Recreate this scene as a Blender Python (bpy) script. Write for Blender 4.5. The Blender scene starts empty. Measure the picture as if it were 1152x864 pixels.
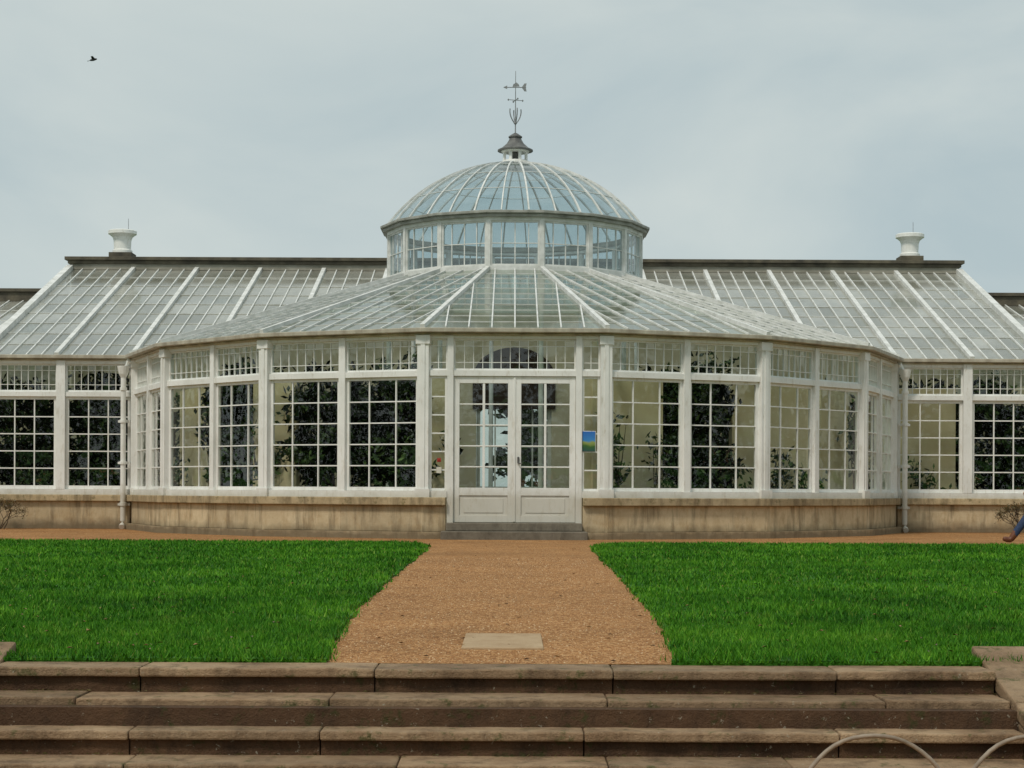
import bpy, bmesh, math, random
import numpy as np
from mathutils import Vector, Matrix
random.seed(7); rng=np.random.default_rng(7)
sc=bpy.context.scene
sc.view_settings.view_transform='Standard'; sc.view_settings.look='None'
sc.view_settings.exposure=0; sc.view_settings.gamma=1

# ------------------------------------------------------------ helpers
class MB:
    def __init__(s): s.v=[]; s.f=[]
    def add(s,vs,fs):
        o=len(s.v); s.v+= [tuple(p) for p in vs]; s.f+= [tuple(i+o for i in f) for f in fs]
    def box8(s,p):
        s.add(p,[(0,3,2,1),(4,5,6,7),(0,1,5,4),(1,2,6,5),(2,3,7,6),(3,0,4,7)])
    def box(s,x0,x1,y0,y1,z0,z1):
        s.box8([(x0,y0,z0),(x1,y0,z0),(x1,y1,z0),(x0,y1,z0),(x0,y0,z1),(x1,y0,z1),(x1,y1,z1),(x0,y1,z1)])
    def beam(s,p0,p1,w,h,up=(0,0,1)):
        p0=Vector(p0);p1=Vector(p1);d=(p1-p0)
        if d.length<1e-5:return
        d.normalize();up=Vector(up)
        if abs(d.dot(up))>.98: up=Vector((0,1,0))
        a=d.cross(up).normalized();b=a.cross(d).normalized()
        a=a*w/2;b=b*h/2
        s.box8([p0-a-b,p0+a-b,p0+a+b,p0-a+b,p1-a-b,p1+a-b,p1+a+b,p1-a+b])
    def quad(s,a,b,c,d): s.add([a,b,c,d],[(0,1,2,3)])
    def strip(s,inn,out,z0,z1,closed=False):
        n=len(inn);vs=[];fs=[]
        for i in range(n):
            a=inn[i];b=out[i]
            vs+=[(a[0],a[1],z0),(b[0],b[1],z0),(b[0],b[1],z1),(a[0],a[1],z1)]
        m=n if closed else n-1
        for i in range(m):
            o=4*i;q=4*((i+1)%n)
            for j in range(4):
                k=(j+1)%4
                fs.append((o+j,o+k,q+k,q+j))
        if not closed:
            fs.append((0,3,2,1));o=4*(n-1);fs.append((o,o+1,o+2,o+3))
        s.add(vs,fs)
    def tube(s,pts,r,n=8,taper=None):
        pts=[Vector(p) for p in pts];vs=[];fs=[]
        for i,p in enumerate(pts):
            d=(pts[min(i+1,len(pts)-1)]-pts[max(i-1,0)]).normalized()
            up=Vector((0,0,1)) if abs(d.z)<.95 else Vector((0,1,0))
            a=d.cross(up).normalized();b=a.cross(d).normalized()
            rr=r if taper is None else r+(taper-r)*i/(len(pts)-1)
            for j in range(n):
                t=2*math.pi*j/n
                vs.append(p+a*math.cos(t)*rr+b*math.sin(t)*rr)
        for i in range(len(pts)-1):
            for j in range(n):
                k=(j+1)%n
                fs.append((i*n+j,i*n+k,(i+1)*n+k,(i+1)*n+j))
        fs.append(tuple(range(n))[::-1]);o=(len(pts)-1)*n;fs.append(tuple(range(o,o+n)))
        s.add(vs,fs)
    def lathe(s,c,prof,n=24):
        vs=[];fs=[]
        for r,z in prof:
            for j in range(n):
                t=2*math.pi*j/n
                vs.append((c[0]+r*math.cos(t),c[1]+r*math.sin(t),c[2]+z))
        for i in range(len(prof)-1):
            for j in range(n):
                k=(j+1)%n
                fs.append((i*n+j,i*n+k,(i+1)*n+k,(i+1)*n+j))
        fs.append(tuple(range(n))[::-1]);o=(len(prof)-1)*n;fs.append(tuple(range(o,o+n)))
        s.add(vs,fs)
    def build(s,name,mat,parent=None,bevel=0,recalc=True,smooth=False):
        me=bpy.data.meshes.new(name);me.from_pydata(s.v,[],s.f)
        if recalc:
            bm=bmesh.new();bm.from_mesh(me);bmesh.ops.recalc_face_normals(bm,faces=bm.faces);bm.to_mesh(me);bm.free()
        me.materials.append(mat)
        if smooth:
            for p in me.polygons:p.use_smooth=True
        ob=bpy.data.objects.new(name,me);sc.collection.objects.link(ob)
        if parent:ob.parent=parent
        if bevel:
            m=ob.modifiers.new('bevel','BEVEL');m.width=bevel;m.segments=2;m.limit_method='ANGLE'
        return ob
def empty(name):
    e=bpy.data.objects.new(name,None);sc.collection.objects.link(e);e.empty_display_size=.3;return e
def npmesh(name,V,F,mat,parent=None):
    me=bpy.data.meshes.new(name);nv=len(V);nf=len(F);k=F.shape[1]
    me.vertices.add(nv);me.vertices.foreach_set('co',V.astype(np.float32).ravel())
    me.loops.add(nf*k);me.loops.foreach_set('vertex_index',F.astype(np.int32).ravel())
    me.polygons.add(nf);me.polygons.foreach_set('loop_start',np.arange(0,nf*k,k,dtype=np.int32))
    me.polygons.foreach_set('loop_total',np.full(nf,k,dtype=np.int32))
    me.update(calc_edges=True);me.validate()
    me.materials.append(mat)
    ob=bpy.data.objects.new(name,me);sc.collection.objects.link(ob)
    if parent:ob.parent=parent
    return ob

# ------------------------------------------------------------ materials
class NT:
    def __init__(s,name):
        s.m=bpy.data.materials.new(name);s.m.use_nodes=True;s.t=s.m.node_tree;s.t.nodes.clear()
        s.out=s.n('ShaderNodeOutputMaterial');s.geo=s.n('ShaderNodeNewGeometry')
    def n(s,ty,**k):
        x=s.t.nodes.new(ty)
        for a,b in k.items():setattr(x,a,b)
        return x
    def l(s,a,b):s.t.links.new(a,b)
    def setin(s,sock,v):
        if isinstance(v,bpy.types.NodeSocket):s.l(v,sock)
        else:sock.default_value=v
    def noise(s,scale,detail=4,rough=.55,stretch=None,dist=0):
        x=s.n('ShaderNodeTexNoise');x.inputs['Scale'].default_value=scale;x.inputs['Detail'].default_value=detail
        x.inputs['Roughness'].default_value=rough;x.inputs['Distortion'].default_value=dist
        if stretch:
            m=s.n('ShaderNodeMapping');m.inputs['Scale'].default_value=stretch
            s.l(s.geo.outputs['Position'],m.inputs['Vector']);s.l(m.outputs[0],x.inputs['Vector'])
        else:s.l(s.geo.outputs['Position'],x.inputs['Vector'])
        return x.outputs['Fac']
    def ramp(s,f,stops):
        r=s.n('ShaderNodeValToRGB');e=r.color_ramp.elements
        while len(e)<len(stops):e.new(.5)
        for i,(p,c) in enumerate(stops):
            e[i].position=p;e[i].color=c if len(c)==4 else (*c,1)
        s.l(f,r.inputs[0]);return r.outputs[0]
    def math(s,op,a,b=0.,clamp=False):
        m=s.n('ShaderNodeMath',operation=op,use_clamp=clamp);s.setin(m.inputs[0],a);s.setin(m.inputs[1],b);return m.outputs[0]
    def mix(s,f,a,b,blend='MIX'):
        m=s.n('ShaderNodeMix',data_type='RGBA',blend_type=blend)
        s.setin(m.inputs[0],f);
        for i,v in ((6,a),(7,b)):
            if not isinstance(v,bpy.types.NodeSocket) and len(v)==3:v=(*v,1)
            s.setin(m.inputs[i],v)
        return m.outputs[2]
    def maprange(s,v,a,b,c,d):
        m=s.n('ShaderNodeMapRange');s.l(v,m.inputs[0])
        for i,x in enumerate((a,b,c,d)):m.inputs[i+1].default_value=x
        return m.outputs[0]
    def bump(s,h,st=.3,dist=.01):
        b=s.n('ShaderNodeBump');b.inputs['Strength'].default_value=st;b.inputs['Distance'].default_value=dist
        s.l(h,b.inputs['Height']);return b.outputs[0]
    def pr(s,col,rough=.6,normal=None,spec=.4,metal=0):
        p=s.n('ShaderNodeBsdfPrincipled');s.setin(p.inputs['Base Color'],col if isinstance(col,bpy.types.NodeSocket) or len(col)==4 else (*col,1))
        s.setin(p.inputs['Roughness'],rough);p.inputs['Specular IOR Level'].default_value=spec;p.inputs['Metallic'].default_value=metal
        if normal:s.l(normal,p.inputs['Normal'])
        s.l(p.outputs[0],s.out.inputs[0]);return p
def simple(name,c1,c2,scale=3,rough=.6,bs=20,bst=.2,bd=.01,stretch=None,spec=.4,metal=0):
    t=NT(name);f=t.ramp(t.noise(scale,6,.6,stretch),[(.3,c1),(.7,c2)])
    t.pr(f,rough,t.bump(t.noise(bs,4),bst,bd) if bst else None,spec,metal);return t.m
def glass(name,dirt0,dirt1,tint=(.9,.94,.92),dirtcol=(.72,.74,.70),refl=.05,rough=.03,fpow=4.0,wob=0,rw=.6):
    t=NT(name)
    lw=t.n('ShaderNodeLayerWeight');lw.inputs['Blend'].default_value=.5
    fr=t.math('ADD',t.math('MULTIPLY',t.math('POWER',lw.outputs['Facing'],fpow),.85),refl,True)
    tr=t.n('ShaderNodeBsdfTransparent')
    rnd=t.geo.outputs['Random Per Island']
    t.l(t.mix(rnd,tuple(x*.9 for x in tint),tint),tr.inputs[0])
    gl=t.n('ShaderNodeBsdfGlossy');gl.inputs['Roughness'].default_value=rough;gl.inputs[0].default_value=(1,1,1,1)
    if wob:
        b=t.bump(t.noise(2.2,2),wob,.05);t.l(b,gl.inputs['Normal'])
    patch=t.maprange(t.noise(.55,5,.65),.38,.62,0,1)
    dc=t.mix(t.math('ADD',t.math('MULTIPLY',t.noise(2.7,5,.7),.6),t.math('MULTIPLY',patch,.4)),tuple(x*.52 for x in dirtcol),tuple(min(1,x*1.18) for x in dirtcol))
    df=t.n('ShaderNodeBsdfDiffuse');t.l(dc,df.inputs[0])
    tl=t.n('ShaderNodeBsdfTranslucent');t.l(dc,tl.inputs[0])
    dm=t.n('ShaderNodeMixShader');dm.inputs[0].default_value=.35;t.l(df.outputs[0],dm.inputs[1]);t.l(tl.outputs[0],dm.inputs[2])
    nz=t.noise(1.6,5,.65);nz2=t.noise(9,3,.6,(1,.25,.25))
    d=t.math('ADD',t.math('MULTIPLY',rnd,rw),t.math('ADD',t.math('MULTIPLY',nz,.6),t.math('MULTIPLY',nz2,.35)))
    df_=t.maprange(d,.25,.75+rw,dirt0,dirt1)
    m1=t.n('ShaderNodeMixShader');t.l(df_,m1.inputs[0]);t.l(tr.outputs[0],m1.inputs[1]);t.l(dm.outputs[0],m1.inputs[2])
    m2=t.n('ShaderNodeMixShader');t.l(fr,m2.inputs[0]);t.l(m1.outputs[0],m2.inputs[1]);t.l(gl.outputs[0],m2.inputs[2])
    t.l(m2.outputs[0],t.out.inputs[0]);return t.m

def paint_mat():
    t=NT('white_paint')
    n1=t.noise(1.3,6,.65);n2=t.noise(14,5,.7,(1,1,.25))
    c=t.ramp(n1,[(.3,(.73,.73,.69)),(.6,(.86,.86,.83))])
    d=t.ramp(n2,[(.54,(1,1,1)),(.76,(.58,.51,.39))])
    c=t.mix(.6,c,d,'MULTIPLY')
    sp=t.n('ShaderNodeSeparateXYZ');t.l(t.geo.outputs['Position'],sp.inputs[0])
    z=t.math('ADD',sp.outputs[2],t.math('MULTIPLY',t.noise(6,5),-.22))
    c=t.mix(t.maprange(z,.62,.80,.55,0),c,(.42,.38,.28))
    t.pr(c,.45,t.bump(t.noise(40,3),.15,.003),.35);return t.m
PAINT=paint_mat()
RPAINT=simple('roof_paint',(.54,.55,.51),(.82,.82,.80),5,.55,30,.1,.003)
WGLASS=glass('window_glass',.0,.010,(.90,.94,.90),(.4,.4,.36),.075,.006,wob=.35)
RGLASS=glass('roof_glass',.16,.92,(.70,.77,.72),(.74,.74,.67),.05,.12,rw=.8)
CGLASS=glass('cone_glass',.02,.44,(.68,.78,.69),(.54,.58,.46),.05,.08,rw=.7)
DGLASS=glass('dome_glass',.03,.28,(.77,.88,.91),(.70,.78,.80),.06,.04)
def stone_mat(name,c1,c2,stain,mossc=None,zdirt=False,bst=.5,stainw=.65,streak=0):
    t=NT(name)
    c=t.ramp(t.noise(2.2,8,.7),[(.3,c1),(.68,c2)])
    rnd=t.maprange(t.geo.outputs['Random Per Island'],0,1,.76,1.12)
    cc=t.n('ShaderNodeCombineColor')
    for i in range(3):t.l(rnd,cc.inputs[i])
    c=t.mix(1,c,cc.outputs[0],'MULTIPLY')
    st=t.maprange(t.noise(5,7,.75,(1,1,.5)),.48,.68,0,1)
    c=t.mix(t.math('MULTIPLY',st,stainw),c,stain)
    if streak:
        sk=t.maprange(t.noise(4.5,6,.7,(1,1,.12)),.50,.66,0,streak);c=t.mix(sk,c,(.11,.08,.045))
    if mossc:
        ms=t.maprange(t.noise(9,6,.75),.56,.65,0,.8);c=t.mix(ms,c,mossc)
        lc=t.maprange(t.noise(31,4,.7),.64,.70,0,.6);c=t.mix(lc,c,(.45,.42,.33))
    if zdirt:
        sp=t.n('ShaderNodeSeparateXYZ');t.l(t.geo.outputs['Position'],sp.inputs[0])
        z=t.math('ADD',sp.outputs[2],t.math('MULTIPLY',t.noise(4,4),-.25))
        c=t.mix(t.maprange(z,-.05,.14,.8,0),c,(.13,.10,.06))
    h=t.math('ADD',t.noise(28,6,.7),t.math('MULTIPLY',t.noise(120,3),.5))
    t.pr(c,.85,t.bump(h,bst,.012),.25);return t.m
PLINTH=stone_mat('plinth_stone',(.52,.40,.24),(.68,.56,.37),(.38,.25,.12),None,True,stainw=.6,streak=.6)
COPE=stone_mat('coping_stone',(.42,.31,.17),(.60,.48,.30),(.13,.10,.055),(.14,.12,.05),streak=.6)
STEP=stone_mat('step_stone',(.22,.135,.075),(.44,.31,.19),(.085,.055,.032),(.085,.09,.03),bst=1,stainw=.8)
RISER=stone_mat('riser_stone',(.060,.032,.018),(.135,.075,.040),(.022,.015,.010),(.045,.048,.014),bst=1)  # dirty step stone, darkened further to paint in riser shade lost in frontal sun
WALLC=simple('cream_wall',(.66,.58,.42),(.78,.70,.52),1.2,.8,12,.1)
SCREEN=simple('cream_screen',(.70,.57,.35),(.86,.75,.52),.9,.8,12,.1)
DARKST=simple('weathered_parapet',(.05,.045,.035),(.15,.13,.09),3,.85,20,.4)
LEAD=simple('lead_grey',(.08,.08,.08),(.17,.17,.16),6,.55,20,.1)
IRON=simple('iron_grey',(.16,.17,.18),(.32,.33,.34),20,.5,40,.1)
BROWN=simple('dark_timber',(.03,.018,.012),(.06,.035,.02),6,.6,20,.1)
FLOOR=simple('floor_stone',(.16,.14,.11),(.28,.25,.2),3,.7,12,.1)

def gravel_mat():
    t=NT('gravel')
    vo=t.n('ShaderNodeTexVoronoi');vo.inputs['Scale'].default_value=60;t.l(t.geo.outputs['Position'],vo.inputs['Vector'])
    sep=t.n('ShaderNodeSeparateColor');t.l(vo.outputs['Color'],sep.inputs[0])
    c=t.ramp(sep.outputs[0],[(0,(.21,.090,.030)),(.45,(.37,.182,.068)),(.8,(.48,.262,.105)),(1,(.60,.39,.20))])
    c2=t.ramp(t.noise(.8,7,.7),[(.32,(.72,.69,.66)),(.62,(1.08,1.04,1.0))])
    c=t.mix(.9,c,c2,'MULTIPLY')
    sp=t.maprange(t.noise(3,5,.7),.56,.72,0,.45);c=t.mix(sp,c,(.16,.08,.035))
    h=t.math('ADD',vo.outputs['Distance'],t.noise(90,3))
    t.pr(c,.9,t.bump(h,.8,.012),.2);return t.m
GRAVEL=gravel_mat()
def grass_mat(name,blade):
    t=NT(name)
    n1=t.noise(.55,5,.6);n2=t.noise(3.5,5,.65)
    f=t.math('ADD',t.math('MULTIPLY',n1,.60),t.math('MULTIPLY',n2,.50))
    if blade: f=t.math('ADD',t.math('MULTIPLY',f,.78),t.math('MULTIPLY',t.geo.outputs['Random Per Island'],.22))
    c=t.ramp(f,[(.36,(.012,.070,.003)),(.53,(.043,.18,.006)),(.70,(.140,.34,.020))])
    if blade:
        y=t.maprange(t.geo.outputs['Random Per Island'],.95,1,0,.6);c=t.mix(y,c,(.32,.33,.08))
        b_=t.maprange(t.noise(1.7,6,.7),.57,.72,0,.5);c=t.mix(b_,c,(.14,.17,.03))
    else: c=t.mix(.35,c,(.02,.09,.005))
    t.pr(c,.6,None if blade else t.bump(t.noise(60,4),1,.03),.15)
    return t.m
GRASSB=grass_mat('grass_blades',True);GRASSG=grass_mat('grass_ground',False)
def leaf_mat(name,a,b,c_,spec=.35,rough=.42):
    t=NT(name);c=t.ramp(t.geo.outputs['Random Per Island'],[(0,a),(.6,b),(1,c_)])
    t.pr(c,rough,None,spec);return t.m
CAM=leaf_mat('camellia_leaf_shaded',(.002,.005,.002),(.006,.012,.004),(.012,.022,.006),.05,.7)  # camellia leaf with the shade inside the bush put into its colour
CAMO=leaf_mat('camellia_leaf_lit',(.008,.022,.006),(.03,.065,.015),(.12,.19,.06),.3)  # same leaf in a brighter colour, painted as lit on the glass side
TREE=leaf_mat('tree_leaf',(.008,.014,.005),(.018,.028,.009),(.03,.04,.012),.05,.8)
BARK=simple('bark',(.05,.035,.022),(.11,.08,.055),8,.9,20,.5)

# ------------------------------------------------------------ ground
g=MB();ys=[(-500,-.595),(7.6,-.595),(9.3,-.012),(600,-.012)]
vs=[];fs=[]
for y,z in ys: vs+=[(-600,y,z),(600,y,z)]
for i in range(3):fs.append((2*i,2*i+1,2*i+3,2*i+2))
g.add(vs,fs);g.build('ground',GRASSG)
gr=MB();gr.quad((-16,8.93,0),(16,8.93,0),(16,39.5,0),(-16,39.5,0));
gr.quad((-5,-8,-.585),(5,-8,-.585),(5,7.5,-.585),(-5,7.5,-.585))
gr.build('gravel_path',GRAVEL)
def dens(E):
    out=[]
    for (y0,x0),(y1,x1) in zip(E[:-1],E[1:]):
        n=max(1,int((y1-y0)/.22))
        for i in range(n):
            q=i/n;out.append((y0+(y1-y0)*q,x0+(x1-x0)*q+random.gauss(0,.014)))
    out.append(E[-1]);return out
LE=dens([(8.92,-.925),(9.8,-.99),(10.67,-1.05),(13.6,-1.13),(16.9,-1.17),(22,-1.21),(25.5,-1.23),(27.6,-1.30),(28.6,-1.52),(29.0,-1.95)])
RE=dens([(8.92,.825),(9.8,.89),(10.67,.95),(13.6,1.01),(16.9,1.07),(22,1.13),(25.5,1.18),(27.6,1.25),(28.6,1.47),(29.0,1.9)])
def lawn(edge,xo):
    bm=MB();vs=[];fs=[];n=len(edge)
    for y,x in edge: vs+=[(x,y,.022),(xo,y,.022),(x,y,-.005),]
    for i in range(n-1):
        fs.append((3*i,3*i+1,3*i+4,3*i+3));fs.append((3*i,3*i+3,3*i+5,3*i+2))
    o=3*(n-1);vs+=[(vs[o][0],29.0,-.005),(xo,29.0,-.005)];k=len(vs)
    fs.append((o,o+1,k-1,k-2))
    vs+=[(xo,8.92,-.02),(vs[0][0],8.92,-.02)];k=len(vs);fs.append((0,1,k-2,k-1))
    bm.add(vs,fs);ob=bm.build('lawn',GRASSG);return ob
def blades(edge,xo,side,parent):
    ye=np.array([e[0] for e in edge]);xe=np.array([e[1] for e in edge])
    parts=[]
    for (y0,y1,xlim,dens,w,h) in ((8.90,11.5,4.2,5600,.0042,.034),(11.5,15,5.5,2600,.006,.036),(15,21,8,1150,.009,.038),(21,29.03,12,620,.013,.04)):
        area=(y1-y0)*xlim;n=int(area*dens)
        y=rng.uniform(y0,y1,n);x=rng.uniform(0,xlim,n)*side
        e=np.interp(y,ye,xe)+rng.normal(0,.025,n)
        keep=(x<e) if side<0 else (x>e)
        x=x[keep];y=y[keep];n=len(x)
        clump=.8+.5*np.sin(x*3.1+np.sin(y*2.3)*2)*np.sin(y*1.9+np.cos(x*1.7)*2)*.5+.3*np.sin(x*17+3*np.sin(y*9))*np.sin(y*13+2*np.cos(x*8))+rng.uniform(-.3,.45,n)
        hh=h*clump;a=rng.uniform(0,2*np.pi,n);ww=w*rng.uniform(.7,1.4,n)
        dx=np.cos(a)*ww;dy=np.sin(a)*ww
        lx=rng.normal(0,.5,n)*hh;ly=rng.normal(0,.5,n)*hh
        V=np.empty((n,3,3));V[:,0]=np.stack([x-dx,y-dy,np.full(n,.012)],1);V[:,1]=np.stack([x+dx,y+dy,np.full(n,.012)],1)
        V[:,2]=np.stack([x+lx,y+ly,.02+hh],1);parts.append(V)
    V=np.concatenate(parts).reshape(-1,3);F=np.arange(len(V)).reshape(-1,3)
    npmesh('grass_blades',V,F,GRASSB,parent)
for edge,xo,sd in ((LE,-14,-1),(RE,14,1)):
    ob=lawn(edge,xo);blades(edge,xo,sd,ob)
n=22000
y=9+ (rng.uniform(0,1,n)**1.6)*14;x=rng.uniform(-1.25,1.2,n)
s=rng.uniform(.003,.0065,n)*(1+(y-9)*.03)
base=np.array([[1,0,0],[0,1,0],[-1,0,0],[0,-1,0],[0,0,.8]])
V=base[None]*s[:,None,None]*rng.uniform(.7,1.3,(n,5,1));V+=np.stack([x,y,np.full(n,.0)],1)[:,None]
F=(np.array([[0,1,4],[1,2,4],[2,3,4],[3,0,4]])[None]+5*np.arange(n)[:,None,None]).reshape(-1,3)
def peb():
    t=NT('pebbles');c=t.ramp(t.geo.outputs['Random Per Island'],[(0,(.20,.09,.03)),(.5,(.41,.205,.08)),(.9,(.5,.29,.135)),(1,(.6,.44,.27))]);t.pr(c,.85);return t.m
npmesh('loose_gravel',V.reshape(-1,3),F,peb())
n=260
y=9+rng.uniform(0,1,n)**1.3*19;x=rng.uniform(-4,4,n)*(y/14);a=rng.uniform(0,6.28,n);s=rng.uniform(.012,.024,n)
zz=np.where(np.abs(x)>1.15,.055,.008)
V=np.stack([np.stack([x+np.cos(a)*s,y+np.sin(a)*s,zz],1),np.stack([x-np.sin(a)*s*.5,y+np.cos(a)*s*.5,zz+.008],1),np.stack([x-np.cos(a)*s,y-np.sin(a)*s,zz],1),np.stack([x+np.sin(a)*s*.5,y-np.cos(a)*s*.5,zz+.006],1)],1).reshape(-1,3)
npmesh('fallen_leaves',V,np.arange(4*n).reshape(-1,4),leaf_mat('dead_leaf',(.10,.045,.015),(.22,.11,.03),(.36,.22,.08)))
b=MB();b.box(-.275,.178,9.72,10.70,-.02,.012);b.build('paving_slab',stone_mat('slab_stone',(.42,.28,.16),(.56,.41,.25),(.30,.19,.1)),bevel=.006)

# ------------------------------------------------------------ stone steps
steps=empty('stone_steps')
tr=MB();rs=MB();r=.117;t_=.25;X0,X1=-2.54,2.36
for k in range(5):
    z=-k*r;yf=8.66-k*t_;yb=yf+t_+ (.01 if k==0 else .0)
    x=X0-random.uniform(0,.6)
    while x<X1:
        w=random.uniform(.8,1.35);a=max(x,X0)+.002;c=min(x+w,X1)-.002
        if c-a>.05:
            dz=random.uniform(-.003,.003);dy=random.uniform(-.006,.006)
            m=max(2,int((c-a)/.09));ed=[]
            for i in range(m+1):
                ed.append((a+(c-a)*i/m,yf-.022+dy+random.gauss(0,.004),z+dz+random.gauss(0,.002)))
            vs=[];fs=[]
            for (xx,yy,z2) in ed: vs+=[(xx,yy,z-.045+dz),(xx,yb+.02,z-.045+dz),(xx,yb+.02,z+dz),(xx,yy,z2)]
            for i in range(m):
                o=4*i
                for j in range(4):
                    kk=(j+1)%4;fs.append((o+j,o+4+j,o+4+kk,o+kk))
            fs.append((0,1,2,3));o=4*m;fs.append((o+3,o+2,o+1,o))
            tr.add(vs,fs)
            rs.box(a+.001,c-.001,yf+dy*.5+.012,yb-.03,z-r-.03,z-.0455+dz)
        x+=w
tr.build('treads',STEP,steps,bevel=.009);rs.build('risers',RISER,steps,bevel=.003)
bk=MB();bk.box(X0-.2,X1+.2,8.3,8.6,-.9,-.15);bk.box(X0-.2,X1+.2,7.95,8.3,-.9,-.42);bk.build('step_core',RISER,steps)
n=900
k_=rng.integers(0,4,n);x=X0+(X1-X0)*rng.beta(.7,.7,n);yy=8.66-k_*.25+.004+rng.normal(0,.004,n);z0=-(k_+1)*r
s=rng.uniform(.006,.016,n);a=rng.uniform(0,6.28,n)
V=np.stack([np.stack([x+np.cos(a)*s,yy-.01+np.sin(a)*s*.6,z0+.004],1),np.stack([x-np.cos(a)*s,yy-.01-np.sin(a)*s*.6,z0+.006],1),np.stack([x+rng.normal(0,.006,n),yy-.012,z0+s*.9],1)],1).reshape(-1,3)
npmesh('debris',V,np.arange(3*n).reshape(-1,3),leaf_mat('step_debris',(.05,.03,.012),(.09,.08,.025),(.16,.12,.05)),steps)
for (a,c,sg) in ((2.363,2.95,1),(-3.13,-2.543,-1)):
    w=MB()
    def seg(y0,y1,x0,x1,th,off):
        za=.085+(9.14-y0)*(-.2473);zb=.085+(9.14-y1)*(-.2473)
        w.box8([(x0,y1,zb-th+off),(x1,y1,zb-th+off),(x1,y0,za-th+off),(x0,y0,za-th+off),(x0,y1,zb+off),(x1,y1,zb+off),(x1,y0,za+off),(x0,y0,za+off)])
    seg(9.14,8.35,a,c,.075,0);seg(8.344,7.3,a,c,.075,0)
    seg(9.11,7.32,a+.006,c-.006,.6,-.077)
    w.build('low_stone_wall',STEP,bevel=.012)

# ------------------------------------------------------------ conservatory
cons=empty('conservatory')
CX,CY=.04,40.2
T11=math.tan(math.radians(11.25));C11=math.cos(math.radians(11.25))
def corner(a,deg,c=(CX,CY)):
    R=a/C11;t=math.radians(deg);return (c[0]+R*math.sin(t),c[1]-R*math.cos(t))
class Facet:
    def __init__(s,ap,deg,c=(CX,CY)):
        t=math.radians(deg);s.n=Vector((math.sin(t),-math.cos(t),0));s.t=Vector((math.cos(t),math.sin(t),0))
        s.o=Vector((c[0],c[1],0))+s.n*ap
    def p(s,u,v,z):return s.o+s.t*u+s.n*v+Vector((0,0,z))
    def box(s,mb,u0,u1,v0,v1,z0,z1):
        mb.box8([s.p(u0,v0,z0),s.p(u1,v0,z0),s.p(u1,v1,z0),s.p(u0,v1,z0),s.p(u0,v0,z1),s.p(u1,v0,z1),s.p(u1,v1,z1),s.p(u0,v1,z1)])
    def pane(s,mb,u0,u1,v,z0,z1):
        tl=random.gauss(0,.002);tv=random.gauss(0,.003)
        mb.quad(s.p(u0,v-tl,z0),s.p(u1,v+tl,z0),s.p(u1,v+tl+tv,z1),s.p(u0,v-tl+tv,z1))
class Flat(Facet):
    def __init__(s,x,y):
        s.n=Vector((0,-1,0));s.t=Vector((1,0,0));s.o=Vector((x,y,0))
FR=MB();GL=MB()
def window(fc,u0,u1,z0,z1,cols,rows,st=.05,bw=.024,v=0,fr=None,gl=None,thick=.03,ufr=None,zfr=None):
    fr=fr or FR;gl=gl or GL
    fc.box(fr,u0,u0+st,v-.03,v+thick,z0,z1);fc.box(fr,u1-st,u1,v-.03,v+thick,z0,z1)
    fc.box(fr,u0+st,u1-st,v-.028,v+thick-.003,z0,z0+st*1.2);fc.box(fr,u0+st,u1-st,v-.028,v+thick-.003,z1-st,z1)
    a,b=u0+st,u1-st;c,d=z0+st*1.2,z1-st
    us=[a+(b-a)*f for f in (ufr if ufr else [i/cols for i in range(1,cols)])]
    zs=[c+(d-c)*f for f in (zfr if zfr else [i/rows for i in range(1,rows)])]
    for q in us: fc.box(fr,q-bw/2,q+bw/2,v-.015,v+thick-.008,c,d)
    for q in zs: fc.box(fr,a,b,v-.013,v+thick-.011,q-bw/2,q+bw/2)
    ul=[a]+us+[b];zl=[c]+zs+[d]
    for i in range(len(ul)-1):
        for j in range(len(zl)-1):
            fc.pane(gl,ul[i],ul[i+1],v,zl[j],zl[j+1])
A=8.2;S2=A*T11
PL=MB();CP=MB();BASE=MB()
TOPZ=[.22,.80]
for k in range(-3,4):
    fc=Facet(A,22.5*k)
    hw=S2-.10
    if k!=0:
        fc.box(FR,-hw,hw,-.06,.095,.745,.86)
        fc.box(FR,-hw,hw,-.05,.065,2.92,3.02)
        fc.box(FR,-hw,hw,-.05,.05,3.60,3.66)
        fc.box(FR,-.065,.065,-.05,.078,.86,3.655)
        for a,b in ((-hw,-.065),(.065,hw)):
            window(fc,a+.002,b-.002,.862,2.918,3,5,.055,.022,v=-.02,ufr=(.3,.7))
            window(fc,a+.002,b-.002,3.022,3.598,8,2,.028,.012,v=-.02,zfr=TOPZ)
        for i in range(2):
            a=-S2+i*S2
            fc.box(PL,a+.006,a+S2-.006,-.25,.092,.13,.595)
    else:
        fc.box(FR,-hw,hw,-.05,.065,2.93,3.03)
        fc.box(FR,-hw,hw,-.05,.05,3.60,3.66)
        for sgn in (-1,1):
            a,b=sorted((sgn*1.10,sgn*1.21));fc.box(FR,a,b,-.05,.08,.28,3.655)
            a,b=sorted((sgn*1.212,sgn*hw))
            fc.box(FR,a,b,-.06,.095,.745,.86)
            window(fc,a+.001,b-.001,.862,2.928,1,6,.040)
            window(fc,a+.001,b-.001,3.032,3.598,2,3,.025,.012,v=-.02,zfr=TOPZ)
            a,b=sorted((sgn*1.235,sgn*S2));fc.box(PL,a,b,-.25,.092,.13,.595)
        window(fc,-1.098,1.098,3.032,3.598,13,3,.028,.012,v=-.02,zfr=TOPZ)
for j in range(-4,4):
    d=22.5*j+11.25;x,y=corner(A,d);t=math.radians(d);f=Facet(0,d,(x,y))
    f.box(FR,-.105,.105,-.10,.095,.745,3.655)
    f.box(FR,-.135,.135,-.10,.125,.746,.90)
    f.box(FR,-.13,.13,-.10,.12,3.50,3.656)
    f.box(FR,-.04,.04,.0,.112,.90,3.50)
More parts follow.
